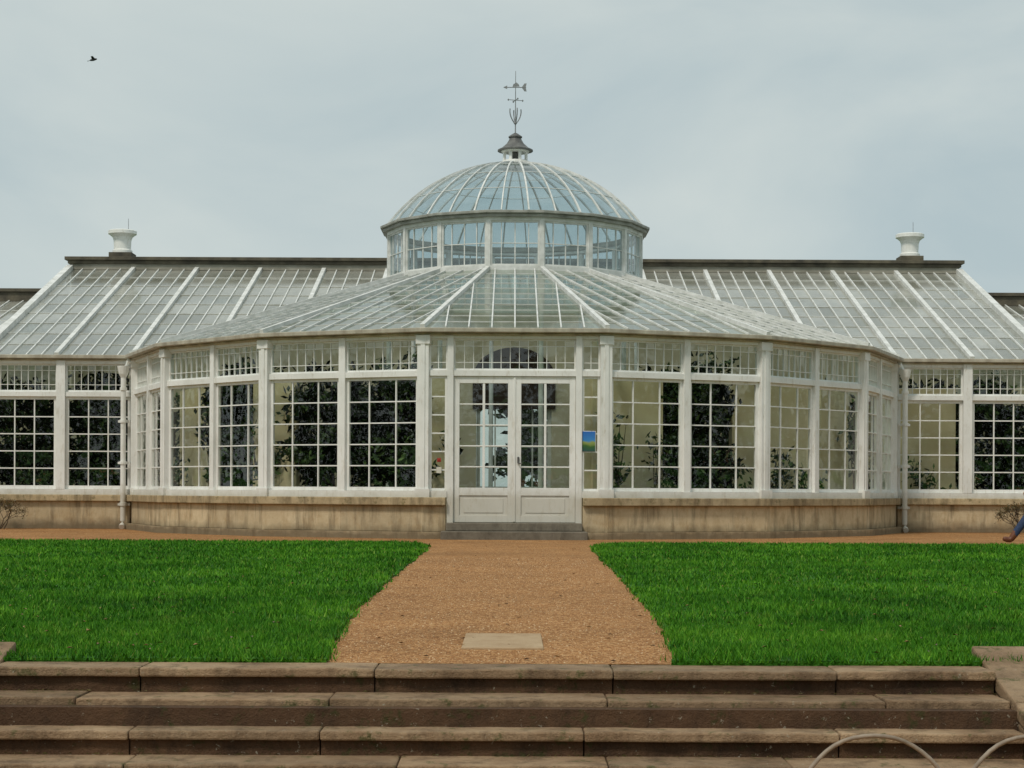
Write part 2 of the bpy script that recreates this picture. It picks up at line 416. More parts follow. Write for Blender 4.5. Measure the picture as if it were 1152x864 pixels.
degs=[22.5*j+11.25 for j in range(-4,4)]
def ringpts(ap,ds):return [corner(ap,d) for d in ds]
L=[d for d in degs if d<0];Rr=[d for d in degs if d>0]
def fpt(ap,u):f=Facet(ap,0);p=f.p(u,0,0);return (p.x,p.y)
for side in (-1,1):
    ds=L if side<0 else Rr
    def pts(ap):
        q=ringpts(ap,ds);e=[fpt(ap,side*1.23)]
        return q+e if side<0 else e+q
    CP.strip(pts(A-.3),pts(A+.19),.60,.744)
    BASE.strip(pts(A-.3),pts(A+.085),0,.599)
    BASE.strip(pts(A+.0855),pts(A+.22),-.05,.125)
GUT=MB()
GUT.strip(ringpts(A-.1,degs),ringpts(A+.12,degs),3.661,3.70)
GUT.strip(ringpts(A-.05,degs),ringpts(A+.24,degs),3.701,3.78)
fc=Facet(A,0);DR=MB()
for sgn in (-1,1):
    def bx(u0,u1,v0,v1,z0,z1,mb=DR):
        a,b=sorted((sgn*u0,sgn*u1));fc.box(mb,a,b,v0,v1,z0,z1)
    bx(.012,.12,-.03,.03,.30,2.925);bx(.99,1.095,-.03,.03,.30,2.925)
    bx(.12,.99,-.028,.028,2.80,2.925);bx(.12,.99,-.028,.028,.78,.92);bx(.12,.99,-.028,.028,.30,.42)
    bx(.12,.99,-.01,.008,.42,.78)
    bx(.20,.91,.008,.018,.47,.73)
    bx(.53,.575,-.02,.022,.92,2.80)
    for i in range(1,5):
        z=.92+1.88*i/5;bx(.12,.99,-.018,.02,z-.012,z+.012)
    for a,b in ((.12,.53),(.575,.99)):
        for i in range(5):
            q0,q1=sorted((sgn*a,sgn*b));fc.pane(GL,q0,q1,0,.92+.376*i,.92+.376*(i+1))
fc.box(DR,-.02,.02,.0305,.045,.31,2.92)
HD=MB();p=fc.p(.07,.045,1.42);HD.lathe(p,[(.0,-.06),(.018,-.055),(.018,.055),(0,.06)],10)
HD.tube([fc.p(.07,.03,1.36),fc.p(.07,.075,1.36),fc.p(.14,.075,1.36)],.011)
HD.build('door_handle',LEAD,cons)
DR.build('double_door',PAINT,cons,bevel=.004)
DS=MB();fc.box(DS,-1.30,1.30,-.3,.62,-.02,.145);fc.box(DS,-1.22,1.22,-.3,.30,.147,.292)
DS.build('door_step',stone_mat('doorstep_stone',(.14,.12,.09),(.25,.22,.17),(.07,.06,.045)),cons,bevel=.015)

# ---- wings
WY=38.78
fw=Flat(0,WY);HL=11.62
def wing(sx,x0,x1):
    a0,a1=sorted((sx*x0,sx*x1))
    fw.box(PL,a0,a1,-.2,.06,.0,.60);fw.box(CP,a0,a1,-.3,.15,.602,.742)
    x=x0
    fw.box(FR,a0,a1,-.06,.09,.744,.86);fw.box(FR,a0,a1,-.05,.065,2.88,2.98);fw.box(FR,a0,a1,-.05,.05,3.59,3.66)
    while x<x1-.3:
        xe=min(x+1.42,x1)
        a,b=sorted((sx*x,sx*xe))
        window(fw,a+.002,b-.002,.862,2.878,3,5,.065,.024,v=-.02)
        window(fw,a+.002,b-.002,2.982,3.588,9,3,.032,.012,v=-.02,zfr=TOPZ)
        a,b=sorted((sx*xe,sx*min(xe+.19,x1)))
        if b-a>.02: fw.box(FR,a,b,-.07,.095,.861,3.659)
        x=xe+.19
    fw.box(GUT,a0,a1,-.1,.19,3.70,3.78);fw.box(GUT,a0,a1,-.08,.09,3.661,3.698)
for sx in (-1,1):
    o=CX*sx
    wing(sx,8.36+o,HL+o);wing(sx,HL+o+.01,26)
    a,b=sorted((sx*(8.0+o),sx*(8.358+o)));fw.box(FR,a,b,-.1,.0,.745,3.658)
    a,b=sorted((sx*(7.9+o),sx*(8.358+o)));fw.box(PL,a,b,-.1,.0,0,.744)
YR,ZR,ZE=46.5,6.61,3.76
ye=WY-.12
def rz(y):return ZE+(ZR-ZE)*(y-ye)/(YR-ye)
DA=2.80
ZC0,ZC1=3.78,5.53;RC0=A+.14
def cz(x,y):
    rho=math.hypot(x-CX,y-CY);return ZC0+(ZC1-ZC0)*(RC0-rho)/(RC0-DA)
def ystart(x):
    if abs(x-CX)>9.3:return ye
    yy=YR
    while yy>ye and rz(yy)>cz(x,yy)+.02: yy-=.03
    if abs(x-CX)<2.9: yy=max(yy,CY+2.9)
    return yy
RF=MB();RG=MB()
nb=int(round(2*HL/.33))
xs=[CX-HL+2*HL*i/nb for i in range(nb+1)]
rows=9;yrow=[ye+(YR-ye)*i/rows for i in range(rows+1)]
for i,x in enumerate(xs):
    y0=ystart(x);major=(i%5==0) or i==nb
    w,h=(.10,.09) if major else (.026,.035)
    off=.03 if major else .012
    RF.beam((x,y0,rz(y0)+off),(x,YR,ZR+off),w,h)
    if i<nb:
        xm=(x+xs[i+1])/2;ys_=ystart(xm)
        for j in range(rows):
            a,b=yrow[j],yrow[j+1]
            if b<=ys_:continue
            a=max(a,ys_);e=random.uniform(0,.006)
            RG.quad((x,a,rz(a)+e),(xs[i+1],a,rz(a)+e),(xs[i+1],b+.02,rz(b)),(x,b+.02,rz(b)))
            if a==yrow[j] and j>0:RF.beam((x,a,rz(a)+.006),(xs[i+1],a,rz(a)+.006),.012,.012)
IN=MB()
for y in (ye+2.5,ye+5):
    for (a,b) in ((-HL+CX,-7.2 if y<43 else -4.5),(7.2 if y<43 else 4.5,HL+CX)): IN.beam((a,y,rz(y)-.1),(b,y,rz(y)-.1),.07,.12)
for sx in (-1,1):
    x=CX+sx*HL
    RF.beam((x,ye,rz(ye)+.02),(x,YR,ZR+.02),.16,.2)
    RG.add([(x,ye,3.3),(x,YR,3.3),(x,YR,ZR),(x,ye,rz(ye))],[(0,1,2,3)])
    x0,x1=sorted((x+sx*.1,sx*27));z1,z0=5.78,3.5
    n=int((x1-x0)/.36)
    for i in range(n+1):
        xx=x0+(x1-x0)*i/n;mj=i%5==0
        RF.beam((xx,ye+.3,z0+.02),(xx,YR,z1+.02),.09 if mj else .028,.06 if mj else .03)
        if i<n:
            xe=x0+(x1-x0)*(i+1)/n
            for j in range(6):
                a=j/6;c=(j+1)/6;Y=lambda q:ye+.3+(YR-ye-.3)*q;Z=lambda q:z0+(z1-z0)*q
                RG.quad((xx,Y(a),Z(a)),(xe,Y(a),Z(a)),(xe,Y(c),Z(c)),(xx,Y(c),Z(c)))
                if j:RF.beam((xx,Y(a),Z(a)),(xe,Y(a),Z(a)),.014,.012)
BW=MB();BWp=MB();AR=MB();BB=MB()
BW.box(-27,-.95,46.55,47,0,5.75);BW.box(1.03,27,46.55,47,0,5.75);BW.box(-.95,1.03,46.55,47,3.3,5.75)
BW.box(CX-HL,CX+HL,46.56,46.99,5.75,6.60)
BB.box(CX-HL-.0,CX+HL+.0,46.47,47.05,6.602,6.75)
BWp.box(CX-HL-.05,CX+HL+.05,46.42,47.10,6.752,6.84);BWp.box(CX-HL-.12,CX+HL+.12,46.36,47.14,6.842,6.93)
for sx in (-1,1):
    a,b=sorted((CX+sx*(HL+.13),sx*27));BWp.box(a,b,46.40,47.05,5.752,6.0);BWp.box(a,b,46.34,47.1,6.002,6.09)
BW.build('rear_wall',WALLC,cons);BWp.build('parapet',DARKST,cons,bevel=.01)
BB.build('parapet_band',simple('parapet_render',(.20,.19,.15),(.38,.36,.30),2,.85,20,.3),cons)
pa=[]
for i in range(17):
    t=math.pi*i/16;pa.append((CX+1.08*math.cos(t),3.80+.82*math.sin(t)))
pa=[(CX+1.08,3.0)]+pa+[(CX-1.08,3.0)]
vs=[(x,46.5,z) for x,z in pa]+[(x,46.54,z) for x,z in pa];n=len(pa)
AR.add(vs,[tuple(range(n)),tuple(range(n,2*n))[::-1]]+[(i,(i+1)%n,n+(i+1)%n,n+i) for i in range(n)])
AR.build('arched_tympanum',BROWN,cons)
rd=Flat(CX,46.7)
window(rd,-.98,0,.3,3.2,2,5,.1,.04);window(rd,0,.98,.3,3.2,2,5,.1,.04)
fl=MB();fl.box(-26,26,39.1,46.5,.0,.26)
ip=[corner(A-.3,d) for d in degs];vs=[(x,y,.262) for x,y in ip]+[(x,y,0) for x,y in ip];n=len(ip)
fl.add(vs,[tuple(range(n)),tuple(range(n,2*n))]+[(i,(i+1)%n,n+(i+1)%n,n+i) for i in range(n)])
fl.build('interior_floor',FLOOR,cons)

# ---- conical roof over bow
CG=MB();CF=MB()
def cpt(fn,ft,ap,u,z):return Vector((CX,CY,0))+fn*ap+ft*u+Vector((0,0,z))
def czap(ap):return ZC0+(ZC1-ZC0)*(RC0-ap)/(RC0-DA)
def above(P):
    return P.y<CY+.2 and (P.y<ye or rz(P.y)<P.z+.05)
for k in range(-4,5):
    f=Facet(A,22.5*k)
    nbar=8
    for i in range(nbar):
        ua=-RC0*T11+2*RC0*T11*i/nbar;ub=-RC0*T11+2*RC0*T11*(i+1)/nbar
        if i>0:
            top=max(DA,abs(ua)/T11)
            N=14;prev=None
            for q in range(N+1):
                ap=RC0+(top-RC0)*q/N;P=cpt(f.n,f.t,ap,ua,czap(ap)+.012)
                if prev is not None and above((P+prev)/2):CF.beam(prev,P,.026,.035)
                prev=P
        rowsn=11
        for j in range(rowsn):
            a0=RC0+(DA-RC0)*j/rowsn;a1=RC0+(DA-RC0)*(j+1)/rowsn
            h0=a0*T11;h1=a1*T11
            l0,r0=max(ua,-h0),min(ub,h0);l1,r1=max(ua,-h1),min(ub,h1)
            if l0>=r0:continue
            if l1>r1: 
                m=h1 if ua>0 else -h1; l1=r1=m
            e=random.uniform(0,.005)
            P=[cpt(f.n,f.t,a0,l0,czap(a0)+e),cpt(f.n,f.t,a0,r0,czap(a0)+e),cpt(f.n,f.t,a1,r1,czap(a1)),cpt(f.n,f.t,a1,l1,czap(a1))]
            ctr=(P[0]+P[1]+P[2]+P[3])/4
            if not above(ctr):continue
            if (P[2]-P[3]).length<1e-4:CG.add(P[:3],[(0,1,2)])
            else:CG.quad(*P)
            if j and r0-l0>.03:CF.beam(P[0]+Vector((0,0,.004)),P[1]+Vector((0,0,.004)),.012,.010)
for j in range(-4,4):
    d=22.5*j+11.25;prev=None
    for q in range(21):
        ap=RC0+(DA-RC0)*q/20;x,y=corner(ap,d);P=Vector((x,y,czap(ap)+.03))
        if prev is not None and above((P+prev)/2):CF.beam(prev,P,.085,.085)
        prev=P
for ap in (6.3,4.5):
    ds=[22.5*j+11.25 for j in range(-4,4)];q=ringpts(ap,ds)
    for a,b in zip(q[:-1],q[1:]):IN.beam((*a,czap(ap)-.12),(*b,czap(ap)-.12),.05,.09)
for j in range(-4,4):
    d=22.5*j+11.25
    b=corner(DA+.1,d);a2=corner(A-.1,d);IN.beam((*a2,3.64),(*b,5.33),.06,.10)
# ---- drum
DZ0,DZ1=5.50,6.60
DF=MB();DG=MB();SD=DA*T11
alld=[22.5*j+11.25 for j in range(16)]
DF.strip(ringpts(DA-.08,alld),ringpts(DA+.07,alld),DZ0-.12,DZ0+.10,True)
DF.strip(ringpts(DA-.07,alld),ringpts(DA+.05,alld),DZ1-.05,DZ1+.02,True)
CN=MB()
CN.strip(ringpts(DA-.09,alld),ringpts(DA+.14,alld),DZ1+.021,DZ1+.09,True)
CN.strip(ringpts(DA-.06,alld),ringpts(DA+.20,alld),DZ1+.091,DZ1+.15,True)
for k in range(16):
    f=Facet(DA,22.5*k)
    window(f,-SD+.045,SD-.045,DZ0+.10,DZ1-.05,3,2,.035,.018,v=-.01,fr=DF,gl=DG,ufr=(.2,.8))
    f.box(DF,-.012,.012,-.02,.0,DZ0+.1,DZ1-.05)
    d=22.5*k+11.25;x,y=corner(DA,d);f=Facet(0,d,(x,y));f.box(DF,-.05,.05,-.06,.045,DZ0+.1,DZ1-.05)
    if k%2==0: IN.lathe((x,y,.26),[(.09,0),(.09,.2),(.055,.25),(.05,4.9),(.1,5.1),(.1,5.2)],12)
# ---- dome
ZB=DZ1+.15;RB=DA+.13;H=1.49;RS=(RB*RB+H*H)/(2*H)
phi0=math.asin(RB/RS)
def dpt(ph,az,dr=0):
    return Vector((CX+(RS+dr)*math.sin(ph)*math.sin(az),CY-(RS+dr)*math.sin(ph)*math.cos(az),ZB+H-RS+(RS+dr)*math.cos(ph)))
NR=32;ph1=math.asin(.36/RS);NS=12
for i in range(NR):
    az=2*math.pi*(i+.5)/NR;az2=2*math.pi*(i+1.5)/NR
    for j in range(NS):
        a=phi0+(ph1-phi0)*j/NS;b=phi0+(ph1-phi0)*(j+1)/NS
        rad=Vector((math.sin(az)*math.sin((a+b)/2),-math.cos(az)*math.sin((a+b)/2),math.cos((a+b)/2)))
        w=.034 if i%2==0 else .026
        DF.beam(dpt(a,az,.005),dpt(b,az,.005),w,.045,rad)
        DG.quad(dpt(a,az),dpt(a,az2),dpt(b,az2),dpt(b,az))
        if j in (3,6,9): DF.beam(dpt(a,az,.003),dpt(a,az2,.003),.014,.014,rad)
def circ(r,n=24):return [(CX+r*math.sin(2*math.pi*i/n),CY-r*math.cos(2*math.pi*i/n)) for i in range(n)]
DF.strip(circ(.28),circ(.40),ZB+H-.08,ZB+H+.02,True)
zt=ZB+H+.02
LN=MB();LR=MB()
LN.lathe((CX,CY,zt),[(.34,0),(.34,.035),(.30,.04),(.30,.06)],16)
for i in range(8):
    t=2*math.pi*(i+.5)/8;f=Facet(.27,math.degrees(t));f.box(LN,-.03,.03,-.03,.02,zt+.06,zt+.25)
core=MB();core.lathe((CX,CY,zt+.06),[(.13,0),(.13,.19)],12);core.build('lantern_core',LEAD,cons)
LN.lathe((CX,CY,zt+.25),[(.30,0),(.32,.03)],16)
LR.lathe((CX,CY,zt+.28),[(.40,0),(.40,.03),(.30,.08),(.20,.17),(.15,.25),(.13,.30),(.155,.31),(.155,.335),(.06,.40),(.0,.43)],24)
LN.build('lantern',PAINT,cons);LR.build('lantern_roof',LEAD,cons)
wv=MB();zb=zt+.70
wv.tube([(CX,CY,zb-.02),(CX,CY,zb+1.40)],.014,8,.006)
wv.lathe((CX,CY,zb+.22),[(0,-.04),(.03,-.02),(.04,.0),(.03,.02),(0,.04)],12)
for i in range(4):
    t=math.pi/2*i+.3;pts=[]
    for q in range(13):
        s=q/12;rr=.12*math.sin(math.pi*.62*s)**.8+.015*s
        pts.append((CX+rr*math.cos(t),CY+rr*math.sin(t),zb+.20+.34*s))
    wv.tube(pts,.013,6)
    wv.tube([(CX,CY,zb+.74),(CX+.17*math.cos(t),CY+.17*math.sin(t),zb+.74)],.008,6)
    wv.lathe((CX+.17*math.cos(t),CY+.17*math.sin(t),zb+.74),[(0,-.03),(.022,0),(0,.03)],8)
wv.tube([(CX-.24,CY,zb+1.03),(CX+.24,CY,zb+1.03)],.010,6)
def plate(poly):
    n=len(poly);vs=[(CX+x,CY-.006,zb+.17+z) for x,z in poly]+[(CX+x,CY+.006,zb+.17+z) for x,z in poly]
    wv.add(vs,[tuple(range(n)),tuple(range(n,2*n))[::-1]]+[(i,(i+1)%n,n+(i+1)%n,n+i) for i in range(n)])
plate([(-.28,.86),(-.19,.90),(-.19,.82)]);plate([(.14,.86),(.20,.95),(.25,.95),(.23,.86),(.25,.77),(.20,.77)])
plate([(-.07,.87),(-.05,.93),(.02,.97),(.07,.93),(.09,.88)])
wv.build('weather_vane',IRON,cons)
for sx,xx in ((-1,-10.27),(1,10.43)):
    v=MB();bs=MB();bs.box(xx-.30,xx+.30,46.45,47.03,6.931,7.06);bs.build('vent_base',DARKST,cons,bevel=.01)
    v.lathe((xx,46.74,7.062),[(.26,0),(.26,.07),(.22,.10),(.23,.34),(.26,.42),(.33,.48),(.37,.50),(.37,.58),(.34,.60),(.33,.56),(.1,.54)],28)
    v.build('roof_vent',PAINT,cons)
    rod=MB();rod.tube([(xx+.12,46.9,6.9),(xx+.12,46.9,8.0)],.012,6,.006);rod.build('lightning_rod',IRON,cons)

for sx in (-1,1):
    dp=MB();x=CX+sx*8.47;y=WY-.26
    dp.tube([(x-sx*.12,y+.05,3.72),(x-sx*.12,y,3.62),(x,y,3.46),(x,y,.18),(x,y-.06,.09),(x,y-.14,.05)],.058,14)
    dp.lathe((x,y,3.28),[(.06,0),(.10,.08),(.13,.22),(.135,.25),(.06,.25)],14)
    for z in (.5,1.4,2.3,3.0):dp.lathe((x,y,z),[(.05,0),(.078,.005),(.078,.07),(.05,.075)],14)
    for z in (.53,1.43,2.33):dp.box(x-.13,x+.13,y+.07,y+.17,z-.02,z+.03)
    dp.build('downpipe',PAINT,cons)

FR.build('window_frames',PAINT,cons)
GUT.build('gutter',simple('gutter_paint',(.28,.24,.18),(.56,.52,.42),4,.6,20,.1,.003,(1,1,.4)),cons,bevel=.012)
GL.build('window_glass',WGLASS,cons,recalc=False)
PL.build('stone_plinth',PLINTH,cons,bevel=.006);CP.build('plinth_coping',COPE,cons,bevel=.015);BASE.build('plinth_base',PLINTH,cons)
RF.build('roof_glazing_bars',RPAINT,cons);RG.build('roof_glass',RGLASS,cons,recalc=False)
CF.build('bow_roof_bars',RPAINT,cons);CG.build('bow_roof_glass',CGLASS,cons,recalc=False)
DF.build('dome_frame',RPAINT,cons);DG.build('dome_glass',DGLASS,cons,recalc=False)
CN.build('dome_cornice',simple('cornice_paint',(.20,.20,.17),(.42,.42,.38),5,.6,20,.1),cons,bevel=.01)
IN.build('interior_ironwork',RPAINT,cons)

SCN=MB()
def screen(k,u0,u1,z1=3.0,dv=-.9):
    f=Facet(A,22.5*k);f.box(SCN,u0,u1,dv-.08,dv,.27,z1)
screen(-2,.02,1.4);screen(-3,-1.4,1.3);screen(1,-1.45,.0);screen(2,-1.4,1.3);screen(3,-1.3,1.4)
screen(0,-1.72,-1.15,3.0,-1.0);screen(0,1.15,1.75,3.0,-1.0)
SCN.box(8.3,9.95,39.9,39.98,.27,3.2)
SCN.build('interior_partition',SCREEN,cons)
def leafquads(c,s,rg):
    n=len(c);a=rg.normal(0,1,(n,3));a/=np.linalg.norm(a,axis=1)[:,None]
    b=np.cross(a,rg.normal(0,1,(n,3)));b/=np.linalg.norm(b,axis=1)[:,None]
    s=s*rg.uniform(.6,1.3,n)[:,None]
    return np.stack([c-a*s,c+b*s*.45,c+a*s,c-b*s*.45],1).reshape(-1,3)
def bush(name,cx,cy,rx,ry,h,n,seed,ls=.075,z0=.3,nc=26,outer=1500,core=True,face=(0,-1)):
    rg=np.random.default_rng(seed);e=empty(name)
    cl=[]
    while len(cl)<nc:
        q=rg.uniform(-1,1,3)
        if abs(q[0])**3+abs(q[1])**3+abs(q[2])**3<1:cl.append(q)
    cl=np.array(cl)*[rx*.85,ry*.85,h*.42]+[cx,cy,z0+h*.54]
    if core:
        idx=rg.integers(0,nc,n);c=cl[idx]+rg.normal(0,1,(n,3))*[rx*.15,ry*.20,h*.06]
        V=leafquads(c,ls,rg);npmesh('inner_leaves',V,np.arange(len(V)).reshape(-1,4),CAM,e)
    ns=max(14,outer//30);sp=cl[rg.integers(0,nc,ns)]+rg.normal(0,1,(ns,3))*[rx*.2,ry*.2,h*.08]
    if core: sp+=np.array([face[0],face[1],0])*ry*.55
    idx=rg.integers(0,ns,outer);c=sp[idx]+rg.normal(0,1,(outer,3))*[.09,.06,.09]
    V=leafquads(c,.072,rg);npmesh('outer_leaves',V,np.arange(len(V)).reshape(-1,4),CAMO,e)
    m=MB();top=Vector((cx,cy,z0+h*.35))
    m.tube([(cx,cy,z0-.1),(cx+.03,cy,z0+h*.2),top],.04*h/2.5,8,.028*h/2.5)
    for q in list(cl[::2])+([] if core else list(sp[::2])):
        q=Vector(q);m.tube([top,(top+q)/2+Vector((0,0,-.06*h)),q],.018*h/2.5,5,.005)
    m.build('branches',BARK,e)
def inpos(k,u,d=1.15):
    f=Facet(A,22.5*k);return f.p(u,-d,0)
for i,(k,u,rx) in enumerate(((-1,-.85,.78),(-1,.75,.78),(-2,-.8,.72),(1,.85,.76))):
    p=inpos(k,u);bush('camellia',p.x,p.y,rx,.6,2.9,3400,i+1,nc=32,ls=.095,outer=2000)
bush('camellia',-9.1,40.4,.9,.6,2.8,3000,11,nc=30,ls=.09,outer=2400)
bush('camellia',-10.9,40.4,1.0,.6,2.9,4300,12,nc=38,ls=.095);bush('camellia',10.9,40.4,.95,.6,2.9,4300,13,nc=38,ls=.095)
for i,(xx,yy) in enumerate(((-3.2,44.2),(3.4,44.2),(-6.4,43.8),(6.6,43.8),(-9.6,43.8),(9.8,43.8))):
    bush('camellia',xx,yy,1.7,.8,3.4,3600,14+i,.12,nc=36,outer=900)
for i,(k,u) in enumerate(((1,-1.1),(1,-.35),(2,-.7),(2,.6),(-2,.7),(3,.3),(-3,-.2))):
    p=inpos(k,u,.55);bush('potted_camellia',p.x,p.y,.38,.16,random.uniform(1.5,2.5),0,40+i,outer=random.choice((160,240,330)),core=False,nc=9)
bush('potted_camellia',9.2,39.5,.45,.2,1.4,0,55,outer=200,core=False,nc=9)
# tree belts: garden behind the viewer (mirrored in the glass) and beyond the building
def treeline(name,spots,h0,h1,seed):
    rg=random.Random(seed);e=empty(name);tm=MB();Vs=[]
    r2=np.random.default_rng(seed)
    for (x,yy) in spots:
        x+=rg.uniform(-2,2);yy+=rg.uniform(-3,3);h=rg.uniform(h0,h1);zb=-.6 if yy<8 else 0
        tm.tube([(x,yy,zb-.1),(x+.2,yy,h*.3),(x,yy,h*.7)],.03*h,8,.01*h)
        cl=[]
        for _ in range(20):
            t=rg.uniform(0,2*math.pi);rr=h*.33*math.sqrt(rg.random());zz=h*rg.uniform(.10,.92)
            cl.append((x+rr*math.cos(t),yy+rr*math.sin(t),zz));
            if _%2==0:tm.tube([(x,yy,h*.3),cl[-1]],.008*h,5,.003*h)
        cl=np.array(cl);n=1500;c=cl[r2.integers(0,20,n)]+r2.normal(0,h*.06,(n,3))
        a=r2.normal(0,1,(n,3));a/=np.linalg.norm(a,axis=1)[:,None];b=np.cross(a,r2.normal(0,1,(n,3)));b/=np.linalg.norm(b,axis=1)[:,None]
        s=.34*r2.uniform(.6,1.3,n)[:,None];Vs.append(np.stack([c-a*s,c+b*s*.6,c+a*s,c-b*s*.6],1).reshape(-1,3))
    V=np.concatenate(Vs);npmesh('foliage',V,np.arange(len(V)).reshape(-1,4),TREE,e);tm.build('trunks',BARK,e)
sp_=[]
for i in range(38):
    a=math.radians(-100+200*i/37);R_=62 if abs(a)<.5 else 52
    sp_.append((R_*math.sin(a),33-R_*1.15*math.cos(a)))
treeline('distant_trees',sp_,7,12.5,3)
treeline('distant_trees',[(-70+140*(i+.5)/20,95) for i in range(20)],5,7.5,4)

def shrub(x,y,seed):
    rg=random.Random(seed);m=MB();tips=[]
    def br(p,d,L,r,lv):
        q=p+d*L;m.tube([p,(p+q)/2+Vector((rg.uniform(-.02,.02),0,0)),q],r,5,r*.6);tips.append(q)
        if lv:
            for _ in range(3):
                dd=(d+Vector((rg.uniform(-.8,.8),rg.uniform(-.6,.6),rg.uniform(-.4,.5)))).normalized();br(q,dd,L*.72,r*.6,lv-1)
    for _ in range(5):
        br(Vector((x+rg.uniform(-.15,.15),y,0)),Vector((rg.uniform(-.8,.8),rg.uniform(-.4,.2),1)).normalized(),.25,.012,3)
    e=empty('garden_shrub');m.build('twigs',BARK,e)
    r2=np.random.default_rng(seed);t=np.array(tips);n=700;c=t[r2.integers(0,len(t),n)]+r2.normal(0,.035,(n,3))
    V=leafquads(c,.022,r2)
    npmesh('leaves',V,np.arange(4*n).reshape(-1,4),leaf_mat('shrub_leaf',(.05,.03,.01),(.10,.09,.03),(.2,.12,.05)),e)
shrub(-10.95,38.2,5);shrub(10.75,37.6,9);shrub(11.2,37.8,10)

pt=NT('poster_print')
sp=pt.n('ShaderNodeSeparateXYZ');pt.l(pt.geo.outputs['Position'],sp.inputs[0])
zz=pt.math('ADD',sp.outputs[2],pt.math('MULTIPLY',pt.noise(9,4),.10))
pt.pr(pt.ramp(pt.maprange(zz,1.60,2.02,0,1),[(0,(.02,.06,.12)),(.3,(.05,.14,.03)),(.45,(.30,.36,.10)),(.55,(.05,.25,.6)),(1,(.03,.14,.5))]),.35)
po=MB();fc.box(po,1.22,1.45,.034,.044,1.58,1.94);po.build('poster',pt.m)
pf=MB();fc.box(pf,1.21,1.46,.031,.0338,1.57,1.95)
al=MB();fc.box(al,-1.39,-1.32,.034,.05,1.38,1.45);al.lathe(fc.p(-1.355,.04,1.415),[(0,-.02),(.02,-.015),(.02,.015),(0,.02)],10)
al.build('fire_alarm_call_point',simple('red_plastic',(.35,.03,.02),(.4,.04,.03),3,.4,0,0),bevel=.004)
al2=MB();fc.box(al2,-1.40,-1.31,.034,.045,1.18,1.29);al2.build('wall_notice',simple('notice_paper',(.6,.58,.5),(.7,.68,.6),3,.6,0,0))
pf.build('poster_backing',PAINT,cons)

hm=simple('bent_hazel',(.18,.14,.10),(.36,.29,.22),14,.6,40,.4,.004)
for i,(hx,dy) in enumerate(((1.39,0),(2.02,.02))):
    h=MB();pts=[(hx-.30,6.8+dy,-.62)]
    for q in range(25):
        t=math.pi*(1-q/24);pts.append((hx+.30*math.cos(t),6.8+dy+.01*math.sin(7*t),-.36+.30*math.sin(t)))
    pts.append((hx+.30,6.8+dy,-.62));h.tube(pts,.0085,10);h.build('garden_hoop',hm,smooth=True)

bd=MB();bx,by,bz=-14.2,60,15.35
bd.lathe((0,0,0),[(.0,-.13),(.03,-.09),(.045,0),(.035,.07),(.028,.11),(0,.14)],10)
R=Matrix.Rotation(math.radians(78),4,'Y');bd.v=[tuple((R@Vector(p))+Vector((bx,by,bz))) for p in bd.v]
for s in (-1,1):
    pts=[(bx-.05,by,bz+.01),(bx+.07,by,bz+.01),(bx+.02,by+s*.12,bz+.09),(bx-.02,by+s*.26,bz+.05)]
    bd.add(pts+[(a,b,c+.006) for a,b,c in pts],[(0,1,2,3),(7,6,5,4),(0,4,5,1),(1,5,6,2),(2,6,7,3),(3,7,4,0)])
bd.add([(bx-.11,by-.02,bz-.03),(bx-.11,by+.02,bz-.03),(bx-.2,by+.035,bz-.05),(bx-.2,by-.035,bz-.05)],[(0,1,2,3)])
bd.build('bird',simple('feathers',(.02,.02,.022),(.05,.05,.05),9,.7,0,0))

# ------------------------------------------------------------ person
def skin(name,pts,edges,rad,mats,matfn,parent,sub=2,P=Vector((0,0,0))):
    me=bpy.data.meshes.new(name);me.from_pydata([P+Vector((-p[0],p[1],p[2])) for p in pts],edges,[])
    ob=bpy.data.objects.new(name,me);sc.collection.objects.link(ob)
    m=ob.modifiers.new('s','SKIN');m.use_smooth_shade=True
    for i,r in enumerate(rad):
        d=me.skin_vertices[0].data[i];d.radius=r if isinstance(r,tuple) else (r,r);d.use_root=(i==0)
    ss=ob.modifiers.new('sub','SUBSURF');ss.levels=sub;ss.render_levels=sub
    dg=bpy.context.evaluated_depsgraph_get();nm=bpy.data.meshes.new_from_object(ob.evaluated_get(dg))
    ob.modifiers.clear();ob.data=nm;nm.materials.clear()
    for x in mats:nm.materials.append(x)
    for p in nm.polygons:p.use_smooth=True;p.material_index=matfn(p.center-P)
    ob.parent=parent;return ob
per=empty('walking_person');PP=Vector((8.72,29.25,0))
pts=[(0,0,.95),(.0,0,1.12),(.02,0,1.32),(.03,0,1.46),(.045,0,1.53),(.06,0,1.59),(.065,0,1.66),(.05,0,1.735),
 (.02,.13,1.42),(.03,.19,1.38),(.06,.22,1.14),(.17,.20,.95),
 (.02,-.13,1.42),(.03,-.19,1.38),(-.10,-.22,1.15),(-.14,-.22,.90),
 (0,.09,.88),(.19,.10,.50),(.44,.10,.16),(.49,.10,.085),(.62,.10,.12),
 (0,-.09,.88),(-.06,-.10,.47),(-.33,-.10,.20),(-.37,-.10,.13),(-.27,-.10,.04)]
ed=[(0,1),(1,2),(2,3),(3,4),(4,5),(5,6),(6,7),(2,8),(8,9),(9,10),(10,11),(2,12),(12,13),(13,14),(14,15),(0,16),(16,17),(17,18),(18,19),(19,20),(0,21),(21,22),(22,23),(23,24),(24,25)]
rad=[.13,.125,.14,.075,.055,.07,.092,.07,.085,.065,.05,.032,.085,.065,.05,.032,.095,.075,.062,.055,.042,.095,.075,.062,.055,.042]
skinm=simple('skin',(.42,.25,.17),(.5,.31,.22),8,.5,0,0);jeans=simple('blue_denim',(.02,.035,.08),(.035,.06,.13),20,.8,60,.3)
